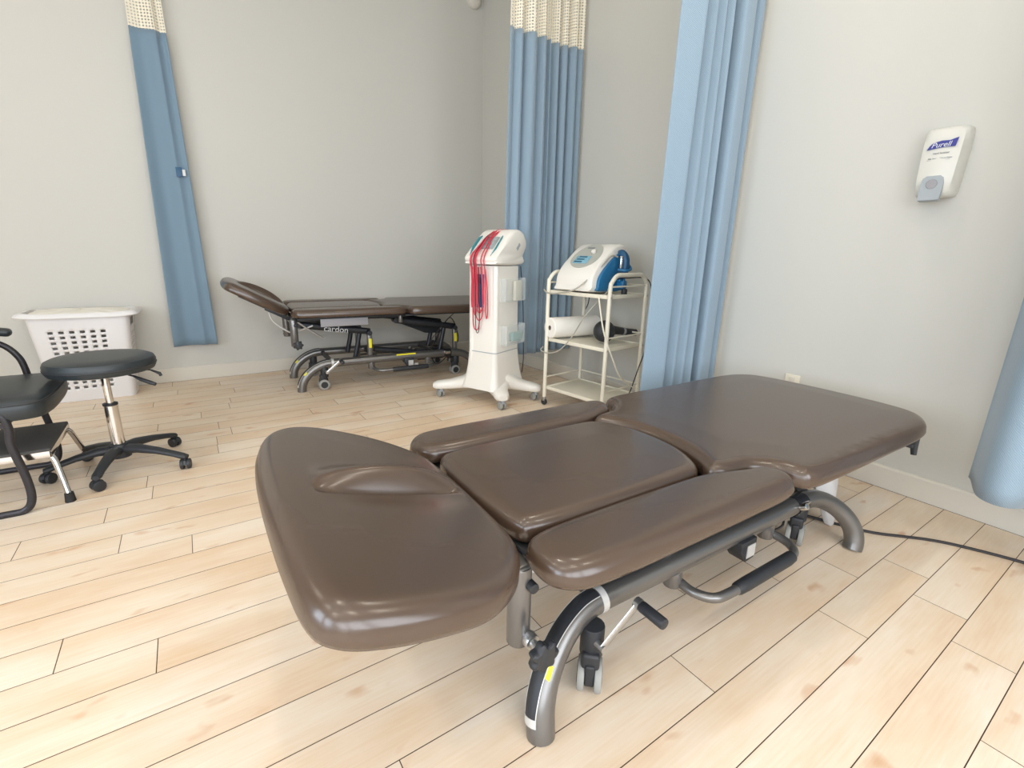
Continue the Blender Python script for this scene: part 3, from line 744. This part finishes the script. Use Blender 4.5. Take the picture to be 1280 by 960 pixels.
po = pn.build('control_panel', LGREY, un)
MB().box((.095, .015, .006), (.085, .135, .004), UM, bev=.001).build('display', LCD, po)
dl = MB()
for k in range(3): dl.box((.068+k*.028, .035-k*.008, .0088), (.012, .075, .002), UM)
dl.build('display_text', DARKL, po)
MB().cyl((.180, -.045, .004), (.180, -.045, .026), .019, 20, M=UM, bev=.004).build('dial', WHP, po)
MB().box((.235, .02, .0048), (.012, .07, .001), UM).build('lettering_strip', GTXT, po)
ap = thing('ultrasound_applicator', 'blue and chrome ultrasound applicator clipped on the side of the white and blue unit', 'applicator', GM @ Vector((.31, -.485, UZ)), GA)
ab = MB(); ab.tube(bez([(0, 0, .15), (0, -.005, .20), (0, 0, .25), (.0, .03, .285), (.0, .055, .285)], 5), .028, 14); ab.build('handle', NAVY, ap)
MB().cyl((-.035, .012, .17), (-.035, .012, .27), .014, 14, bev=.003).build('chrome_head', CHROME, ap)
cp = MB(); cp.tube(bez([(-.06, .02, .17), (-.03, -.035, .165), (.03, -.03, .18), (.045, .02, .22)], 6), .010, 10); cp.box((0.0, .035, .10), (.07, .05, .05), bev=.01); cp.cyl((0, 0, .02), (0, 0, .16), .008, 10); cp.box((.0, .02, .06), (.05, .07, .06), bev=.01)
cp.build('holder', BLUEP, ap)
MB().cyl((0, -.01, -.02), (0, -.01, .03), .022, 14, bev=.006).build('socket_plug', BLK, ap)
# paper roll on the middle shelf
PZ = ZS[1]+.018
pr = thing('paper_roll', 'white paper roll lying on the middle trolley shelf', 'paper roll', GM @ Vector((.045, -.055, PZ)), GA-.22)
ro = MB(); rr = .082; q = .02
Mr = Matrix.Translation((0, 0, rr)) @ rot('Y', PI/2)
ro.lathe([(q, -.06), (rr-.006, -.06), (rr, -.054), (rr, .40), (rr-.006, .406), (q, .406), (q, -.06)], 40, Mr, caps=False)
ro.build('sheet_roll', PAPER, pr)
MB().lathe([(q, -.058), (q-.003, -.058), (q-.003, .404), (q, .404), (q, -.058)], 24, Mr, caps=False).build('core_tube', CARD, pr)
# black hand held massager on the middle shelf
ms = thing('handheld_massager', 'black handheld massager lying on the middle trolley shelf near the blue curtain', 'massager', GM @ Vector((.20, -.42, PZ-.002)), GA)
hb = MB(); hb.lathe([(.012, -.070), (.060, -.068), (.080, -.050), (.084, -.01), (.076, .035), (.055, .062), (.02, .070)], 28, Matrix.Translation((0, 0, .086)) @ rot('X', PI/2) @ rot('Y', -.9))
hb.build('motor_head', BLK, ms)
MB().tube([(.03, -.01, .10), (.12, -.035, .088), (.20, -.055, .075), (.30, -.08, .062)], [.040, .031, .028, .027], 14).build('handle', BLK, ms)
MB().cyl((.165, -.046, .081), (.185, -.051, .078), .0315, 16).build('handle_collar', GREYW, ms)
def cable(name, label, pts, r, m, n=10, group=None):
    return tag(MB().tube(bez(pts, n), r, 8).build(name, m), label, 'cable', group)
G_ = lambda x, y, z: (GM @ Vector((x, y, z)))[:]
cable('applicator_cable', 'long grey cable running from the unit in a loop down past the paper roll', [G_(.26, -.45, UZ+.26), G_(.20, -.43, UZ+.265), G_(.09, -.40, UZ+.16), G_(-.04, -.32, UZ+.03), G_(-.055, -.15, UZ-.015), G_(-.05, -.04, UZ-.02), G_(-.022, .028, UZ+.0)], .006, GREYC)
cable('hanging_cable', 'thin grey cable hanging from the top shelf and looping under the paper roll', [G_(.17, -.45, UZ+.03), G_(.12, -.47, UZ+.0), G_(-.03, -.42, .80), G_(-.035, -.30, .62), G_(-.035, -.18, .50), G_(-.035, -.06, .455), G_(-.03, .03, .465), G_(.0, .035, .49)], .0045, GREYC)
cable('hanging_cable', 'white cord hanging down the front right leg of the trolley', [G_(-.02, -.52, UZ-.02), G_(-.035, -.56, .82), G_(-.03, -.60, .68), G_(.04, -.635, .50), G_(.16, -.635, .34), G_(.36, -.635, .22)], .0055, WHE)
cable('hanging_cable', 'black cord hanging at the back right corner of the trolley next to the curtain', [G_(.20, -.43, UZ+.09), G_(.32, -.50, UZ+.11), G_(.47, -.60, UZ+.09), G_(.475, -.635, .80), G_(.45, -.64, .55), G_(.38, -.635, .38), G_(.30, -.63, .20), G_(.30, -.60, .17)], .0045, BLKC)
cable('hanging_cable', 'short black cord hanging from the top shelf behind the paper roll', [G_(.36, -.04, UZ), G_(.46, -.03, .90), G_(.47, -.02, .82), G_(.47, .02, .75)], .004, BLKC)

# ------------------------------------------------------------------ laundry hamper
hm = thing('laundry_hamper', 'white perforated plastic laundry hamper against the back wall', 'laundry basket', (-.725, 5.09, 0), -.04)
def hamper():
    NZ = 34; H0 = .69
    per = []
    nx, ny, nc = 33, 14, 4
    def section(z):
        f = z/H0; hx = .258+.055*f; hy = .125+.045*f; r = .045
        P = []
        for k in range(nx): P.append((-hx+r+(2*hx-2*r)*k/nx, -hy))
        for k in range(nc): a = -PI/2+PI/2*k/nc; P.append((hx-r+r*math.cos(a), -hy+r+r*math.sin(a)))
        for k in range(ny): P.append((hx, -hy+r+(2*hy-2*r)*k/ny))
        for k in range(nc): a = PI/2*k/nc; P.append((hx-r+r*math.cos(a), hy-r+r*math.sin(a)))
        for k in range(nx): P.append((hx-r-(2*hx-2*r)*k/nx, hy))
        for k in range(nc): a = PI/2+PI/2*k/nc; P.append((-hx+r+r*math.cos(a), hy-r+r*math.sin(a)))
        for k in range(ny): P.append((-hx, hy-r-(2*hy-2*r)*k/ny))
        for k in range(nc): a = PI+PI/2*k/nc; P.append((-hx+r+r*math.cos(a), -hy+r+r*math.sin(a)))
        return P
    S = [section(H0*j/NZ) for j in range(NZ+1)]; N = len(S[0])
    V = [(x, y, H0*j/NZ) for j, s in enumerate(S) for x, y in s]; F = []
    for j in range(NZ):
        for k in range(N):
            hole = False
            if 5 <= j <= NZ-6 and (j % 2 == 1):
                if 4 <= k <= 27 and (k-4) % 4 in (0, 1): hole = True
                kk = k-(nx+nc)
                if 1 <= kk < ny-1 and kk % 3 in (1, 2) and j < NZ-8: hole = True
                kb = k-(nx+nc+ny+nc)
                if 6 <= kb <= 28 and (kb-6) % 4 in (0, 1): hole = True
                kl = k-(2*nx+3*nc+ny)
                if 1 <= kl < ny-1 and kl % 3 in (1, 2): hole = True
            kk = k-(nx+nc)
            if NZ-5 <= j <= NZ-3 and 2 <= kk < ny-2: hole = True
            if hole: continue
            a = j*N+k; b = j*N+(k+1) % N; F.append((a, b, b+N, a+N))
    F.append(tuple(reversed(range(N))))
    mb = MB(); mb.add(V, F); o = mb.build('body', HAMP, hm, angle=50)
    so = o.modifiers.new('thickness', 'SOLIDIFY'); so.thickness = .004; so.offset = -1
    # flared rim, drawn out into grips at both ends
    R = []
    top = S[-1]
    def rim(dz, out):
        L = []
        for x, y in top:
            e = max(0, (abs(x)-.22)/.093); L.append((x*(1+out*.35)+math.copysign(out*.22*e, x), y*(1+out*.8), H0+dz+.012*e))
        return L
    MB().rings([rim(-.012, .0), rim(-.014, .10), rim(-.022, .17), rim(-.016, .19), rim(.004, .14), rim(.014, .06), rim(.012, -.03), rim(-.01, -.03)], closed=True).build('rim', HAMP, hm)
    # laundry liner showing over the edge
    R = []
    for k, z in ((.97, -.01), (.95, .012), (.80, .022), (.5, .028), (.2, .030), (.02, .030)):
        R.append([(x*k, y*k, H0+z+.004*math.sin(x*30+y*50)) for x, y in top])
    MB().rings(R, cap0=False).build('cloth_liner', CREAM, hm)
    bx = MB()
hamper()

# ------------------------------------------------------------------ stool
st = thing('wheeled_stool', 'round black padded stool with chrome column and five spoke base', 'stool', (-.43, 3.27, 0), 0)
SZ = .648
MB().lathe([(.02, SZ-.082), (.20, SZ-.082), (.226, SZ-.075), (.235, SZ-.058), (.236, SZ-.030), (.228, SZ-.012), (.205, SZ-.001), (.15, SZ+.003), (.02, SZ+.004)], 56).build('seat', BLKS, st)
MB().lathe([(.236, SZ-.052), (.2385, SZ-.048), (.236, SZ-.044)], 56, caps=False).build('seat_piping', BLK, st)
MB().box((0, 0, SZ-.092), (.16, .14, .022), bev=.004).build('seat_plate', BLKM, st)
MB().cyl((0, 0, .36), (0, 0, SZ-.09), .018, 20).build('gas_piston', CHROME, st)
MB().cyl((0, 0, .085), (0, 0, .375), .031, 24).build('column', CHROME, st)
MB().cyl((0, 0, .375), (0, 0, .388), .034, 24, bev=.003).build('column_cap', BLK, st)
wl = [(-.51, 3.01), (-.135, 3.09), (-.19, 3.50), (-.61, 3.50), (-.735, 3.24)]
bs = MB(); bs.lathe([(.03, .07), (.05, .075), (.052, .12), (.042, .15), (.032, .155)], 24)
for x, y in wl:
    d = Vector((x+.43, y-3.27, 0)); L = d.length; dn = d.normalized(); sd = Vector((-dn.y, dn.x, 0)); R = []
    for f, hw, zc, hh in ((.08, .034, .118, .028), (.3, .032, .122, .024), (.6, .027, .108, .018), (.85, .023, .088, .016), (.97, .024, .076, .017), (1.04, .018, .072, .012)):
        c = dn*(L*f); R.append([(c+sd*hw*math.cos(a)+Vector((0, 0, zc+hh*math.sin(a))))[:] for a in [2*PI*k/14 for k in range(14)]])
    bs.rings(R)
bs.build('base', BLK, st)
for i, (x, y) in enumerate(wl):
    M = Matrix.Translation((x+.43, y-3.27, 0)) @ rot('Z', .5+i*.9)
    c = MB(); c.cyl((0, 0, .05), (0, 0, .075), .011, 10, M=M); c.prism([(-.028, .03), (-.02, .054), (0, .062), (.022, .052), (.030, .034)], -.006, .006, M=M); co = c.build('caster', BLK, st)
    for s in (-1, 1): MB().cyl((0, s*.006, .029), (0, s*.026, .029), .029, 22, M=M, bev=.005).build('wheel', BLK, co)
lv = MB(); lv.tube([(.07, -.05, SZ-.088), (.13, -.09, SZ-.105), (.16, -.11, SZ-.122), (.20, -.135, SZ-.14), (.222, -.15, SZ-.148)], [.004, .005, .010, .011, .009], 10); lv.build('height_lever', BLK, st)
lv = MB(); lv.tube([(.1, .03, SZ-.088), (.20, .0, SZ-.098), (.24, -.012, SZ-.12), (.245, -.014, SZ-.135)], [.004, .004, .009, .008], 10); lv.build('tilt_lever', BLK, st)

# ------------------------------------------------------------------ step stool
ss = thing('step_stool', 'low chrome step stool with black tread standing under the black chair', 'step stool', (-.645, 2.985, 0), 0)
MB().box((-.20, .225, .262), (.40, .45, .020), bev=.006).build('tread', STEPM, ss)
fr = MB()
for y in (.004, .446): fr.box((-.20, y, .243), (.40, .008, .034), bev=.002)
for x in (-.004, -.396): fr.box((x, .225, .243), (.008, .45, .034), bev=.002)
fr.build('tread_rim', CHROME, ss)
for sx, x in ((1, -.02), (-1, -.38)):
    for sy, y in ((-1, .03), (1, .42)):
        fx = x+sx*.055; fy = y-.07 if sy < 0 else y+.12
        P = bez([(x-sx*.06, y, .235), (x-sx*.01, y+sy*.01, .235), (x+sx*.02, (y*.8+fy*.2), .21), (x+sx*.04, y*.4+fy*.6, .11), (fx, fy, .02)], 6)
        lg = MB().tube(P, .0135, 14).build('leg', CHROME, ss)
        MB().lathe([(.022, 0), (.021, .01), (.018, .045), (.015, .046)], 18, Matrix.Translation((fx, fy, 0))).build('rubber_foot', GASKET, lg)

# ------------------------------------------------------------------ black chair
ch = thing('armchair', 'black padded chair with sled base cut off by the left edge of the photo', 'chair', (-.74, 3.2, 0), 0)
seat = [(.09, -.30), (.135, -.2), (.145, 0), (.135, .2), (.09, .30), (-.1, .315), (-.34, .31), (-.40, .25), (-.41, 0), (-.40, -.25), (-.34, -.31), (-.1, -.315)]
def chair_seat():
    Q = closed_curve([(x, y, 0) for x, y in seat], 5); R = []
    for k, z in ((.90, .448), (.965, .450), (1, .468), (1.0, .505), (.985, .528), (.94, .542), (.80, .549), (.5, .552), (.2, .553), (.03, .553)):
        R.append([(q.x*k-.11*(1-k), q.y*k, z) for q in Q])
    s = MB().rings(R).build('seat', BLKS, ch)
    Q2 = [Vector((q.x*.99-.001, q.y*.99, .523)) for q in Q]
    MB().tube(Q2, .005, 8, closed=True).build('seat_piping', BLK, s)
chair_seat()
for s in (-1, 1):
    y = s*.305
    MB().tube(bez([(-.52, y, .75), (-.30, y, .74), (-.17, y, .73), (-.095, y, .70), (-.05, y, .635), (-.035, y, .56), (-.03, y, .45)], 6), .0155, 12).build('arm_tube', BLKM, ch)
    P = bez([(-.10, y, .50), (-.05, y, .495), (-.012, y, .47), (-.002, y, .41), (-.008, y, .34), (.012, y, .18), (.012, y, .07), (-.02, y, .018), (-.10, y, .014), (-.3, y, .014), (-.55, y, .014)], 6)
    MB().tube(P, .0165, 14, sq=.8).build('side_frame', BLKM, ch)
    MB().box((-.225, y, .765), (.33, .062, .042), Matrix.Translation((-.06, 0, .722)) @ rot('Y', .18) @ Matrix.Translation((.06, 0, -.722)), bev=.018).build('armrest', BLKS, ch)
MB().tube([(-.02, -.3, .43), (-.02, 0, .43), (-.02, .3, .46)], .014, 12).build('front_crossbar', BLKM, ch)
MB().tube([(-.42, -.3, .46), (-.42, 0, .46), (-.42, .3, .46)], .014, 12).build('rear_crossbar', BLKM, ch)
MB().box((-.47, 0, .88), (.06, .56, .46), Matrix.Translation((-.47, 0, .88)) @ rot('Y', -.16) @ Matrix.Translation((.47, 0, -.88)), bev=.028).build('backrest', BLKS, ch)
bp = MB()
for s in (-1, 1): bp.tube([(-.52, s*.30, .78), (-.50, s*.22, .80), (-.49, s*.1, .80)], .014, 10); bp.tube([(-.42, s*.2, .46), (-.47, s*.2, .6), (-.48, s*.2, .8)], .012, 10)
bp.build('back_support', BLKM, ch)

# ------------------------------------------------------------------ hand sanitizer dispenser on the right wall
ds = thing('sanitizer_dispenser', 'white wall mounted hand sanitizer dispenser with grey push panel', 'dispenser', (RX, .915, 1.525), 0)
# local: -x out from wall, y left in photo, z up
def dsec(z, hy, d, r=.03):
    P = []
    for y, x in ((-hy, 0), (-hy, -d*.55), (-hy*.86, -d*.92), (-hy*.6, -d), (0, -d*1.04), (hy*.6, -d), (hy*.86, -d*.92), (hy, -d*.55), (hy, 0)): P.append((x, y, z))
    return P
MB().rings([dsec(*a) for a in ((.0, .058, .075), (.004, .068, .088), (.02, .074, .102), (.08, .079, .108), (.16, .082, .104), (.24, .084, .096), (.285, .083, .088), (.300, .079, .080), (.306, .070, .066))]).build('housing', DISP, ds, angle=50)
def dpanel(z, w, x): return [(x, y, z) for y in (-w, -w*.5, 0, w*.5, w)]+[(x+.02, w, z), (x+.02, -w, z)]
pp = MB().rings([dpanel(-.022, .034, -.110), dpanel(-.016, .040, -.122), dpanel(.02, .043, -.118), (dpanel(.06, .043, -.114)), dpanel(.082, .038, -.1135), dpanel(.092, .026, -.112)]).build('push_panel', DGREY, ds)
MB().lathe([(.022, 0), (.020, .002), (.004, .003)], 24, Matrix.Translation((-.1165, 0, .055)) @ rot('Y', -PI/2)).build('panel_recess', PLATEG, pp)
LM = Matrix.Translation((-.1055, 0, .225)) @ rot('Y', math.radians(-5.5)) @ Matrix(((0, 0, -1, 0), (-1, 0, 0, 0), (0, 1, 0, 0), (0, 0, 0, 1)))
ban = MB(); bo = []
for k in range(17):
    t = k/16; bo.append((-.052+.104*t, -.017+.010*math.sin(t*PI)*.3+.006*t))
bt_ = [(.060, .026), (.03, .017), (0, .019), (-.03, .013), (-.043, .0)]
pts = bo+bt_
ban.rings([[(x, y, 0) for x, y in pts], [(x, y, .0025) for x, y in pts]], M=LM)
ban.build('logo_band', BTXT, ds, smooth=False)
text_mb('Purell', .031, LM @ Matrix.Translation((-.001, .001, .003)), shear=.3).build('logo_lettering', WTXT, ds, smooth=False)
tl = text_mb('Hand Sanitizer', .0105, LM @ Matrix.Translation((.006, -.034, .004)))
text_mb('Kills Germs Without Water', .0078, LM @ Matrix.Translation((.006, -.056, .006)), tl)
tl.box((.0, -.0635, .006), (.085, .0008, .0008), LM)
tl.build('small_lettering', GTXT, ds, smooth=False)

# ------------------------------------------------------------------ wall outlet, corner fixture, cord, bag
ol = thing('wall_outlet', 'small white outlet plate low on the right wall just above the large table', 'outlet', (RX, 1.425, .462), 0)
MB().box((-.004, 0, 0), (.008, .09, .125), bev=.003).build('cover_plate', WHE, ol)
so_ = MB()
for z in (-.03, .03): so_.box((-.0095, 0, z), (.004, .034, .036), bev=.0015)
so_.build('socket', TRIM, ol)
fx = thing('corner_fixture', 'small pale rounded fixture high in the back right corner of the room', 'ceiling fixture', (2.985, BY, 3.86), 0)
MB().lathe([(.085, 0), (.085, .02), (.07, .045), (.04, .058), (.004, .06)], 28, rot('X', PI/2)).build('cover', TRIM, fx)
cable('power_cord', 'black power cord lying on the floor from the large table to the right edge', [(2.17, 1.16, .16), (2.24, 1.06, .03), (2.31, .99, .006), (2.385, .930, .006), (2.44, .80, .006), (2.502, .679, .006), (2.58, .595, .006), (2.656, .515, .006), (2.718, .418, .006), (2.794, .23, .006), (2.86, -.05, .006), (2.90, -.5, .006), (3.03, -1.0, .006), (3.09, -1.3, .20)], .0065, BLKC)
bg = MB(); R = []
for z, w, d, cx in ((.016, .008, .010, 0), (.03, .028, .018, 0), (.06, .038, .024, .002), (.12, .060, .032, .008), (.20, .090, .038, .018), (.30, .115, .036, .026), (.40, .128, .024, .03), (.468, .130, .010, .03)):
    R.append([(2.40+cx+math.cos(a)*w*(1+.06*math.sin(5*a+z*20)), .815+.09*min(z, .3)/.3+math.sin(a)*d*(1+.15*math.sin(4*a+z*14)), z-.012) for a in [2*PI*k/28 for k in range(28)]])
bg.rings(R)
tag(bg.build('plastic_bag', BAGM), 'thin white plastic bag hanging behind the right leg of the large table', 'bag')

# ------------------------------------------------------------------ light: daylight through the windows, warm downlights
w = bpy.data.worlds.new('World'); sc.world = w; w.use_nodes = True
bgn = w.node_tree.nodes['Background']; bgn.inputs['Color'].default_value = (.78, .88, 1, 1); bgn.inputs['Strength'].default_value = 1.0
def area(name, loc, rote, sx, sy, e, col):
    l = bpy.data.lights.new(name, 'AREA'); l.shape = 'RECTANGLE'; l.size = sx; l.size_y = sy; l.energy = e; l.color = col
    o = bpy.data.objects.new(name, l); COL.objects.link(o); o.location = loc; o.rotation_euler = rote; return o
for (u0, u1, z0, z1) in OPF:
    area('window_daylight', ((u0+u1)/2, FY-T-.02, (z0+z1)/2), (PI/2, 0, 0), u1-u0, z1-z0, 78, (.90, .94, 1))
for (u0, u1, z0, z1) in OPL:
    area('window_daylight', (LX-T-.02, (u0+u1)/2, (z0+z1)/2), (PI/2, 0, -PI/2), u1-u0, z1-z0, 88, (.74, .86, 1))
for o in [o for o in COL.objects if o.name.startswith('ceiling_light')]:
    l = bpy.data.lights.new('downlight', 'AREA'); l.shape = 'DISK'; l.size = .16; l.energy = 9; l.color = (1, .92, .80)
    q = bpy.data.objects.new('downlight', l); COL.objects.link(q); q.location = (o.location.x, o.location.y, CZ-.02)

# ------------------------------------------------------------------ camera (1280x960 frame)
f, pitch, yaw, roll = 595.453, .266984, .975427, .022526
fh = Vector((math.cos(yaw), math.sin(yaw), 0)); rt = Vector((math.sin(yaw), -math.cos(yaw), 0)); upv = Vector((0, 0, 1))
Fv = math.cos(pitch)*fh-math.sin(pitch)*upv; Uv = math.sin(pitch)*fh+math.cos(pitch)*upv
Rv = math.cos(roll)*rt+math.sin(roll)*Uv; U2 = -math.sin(roll)*rt+math.cos(roll)*Uv
cam = bpy.data.cameras.new('camera'); co = bpy.data.objects.new('camera', cam); COL.objects.link(co)
M = Matrix(((Rv.x, U2.x, -Fv.x, 0), (Rv.y, U2.y, -Fv.y, 0), (Rv.z, U2.z, -Fv.z, 1.22), (0, 0, 0, 1)))
co.matrix_world = M; cam.sensor_width = 36; cam.sensor_fit = 'HORIZONTAL'; cam.lens = f/1280*36; cam.clip_start = .02
sc.camera = co
sc.view_settings.view_transform = 'Standard'; sc.view_settings.look = 'None'; sc.view_settings.gamma = 1; sc.view_settings.use_curve_mapping = False
sc.view_settings.exposure = 0
sc.cycles.max_bounces = 8; sc.cycles.diffuse_bounces = 5; sc.cycles.use_denoising = True
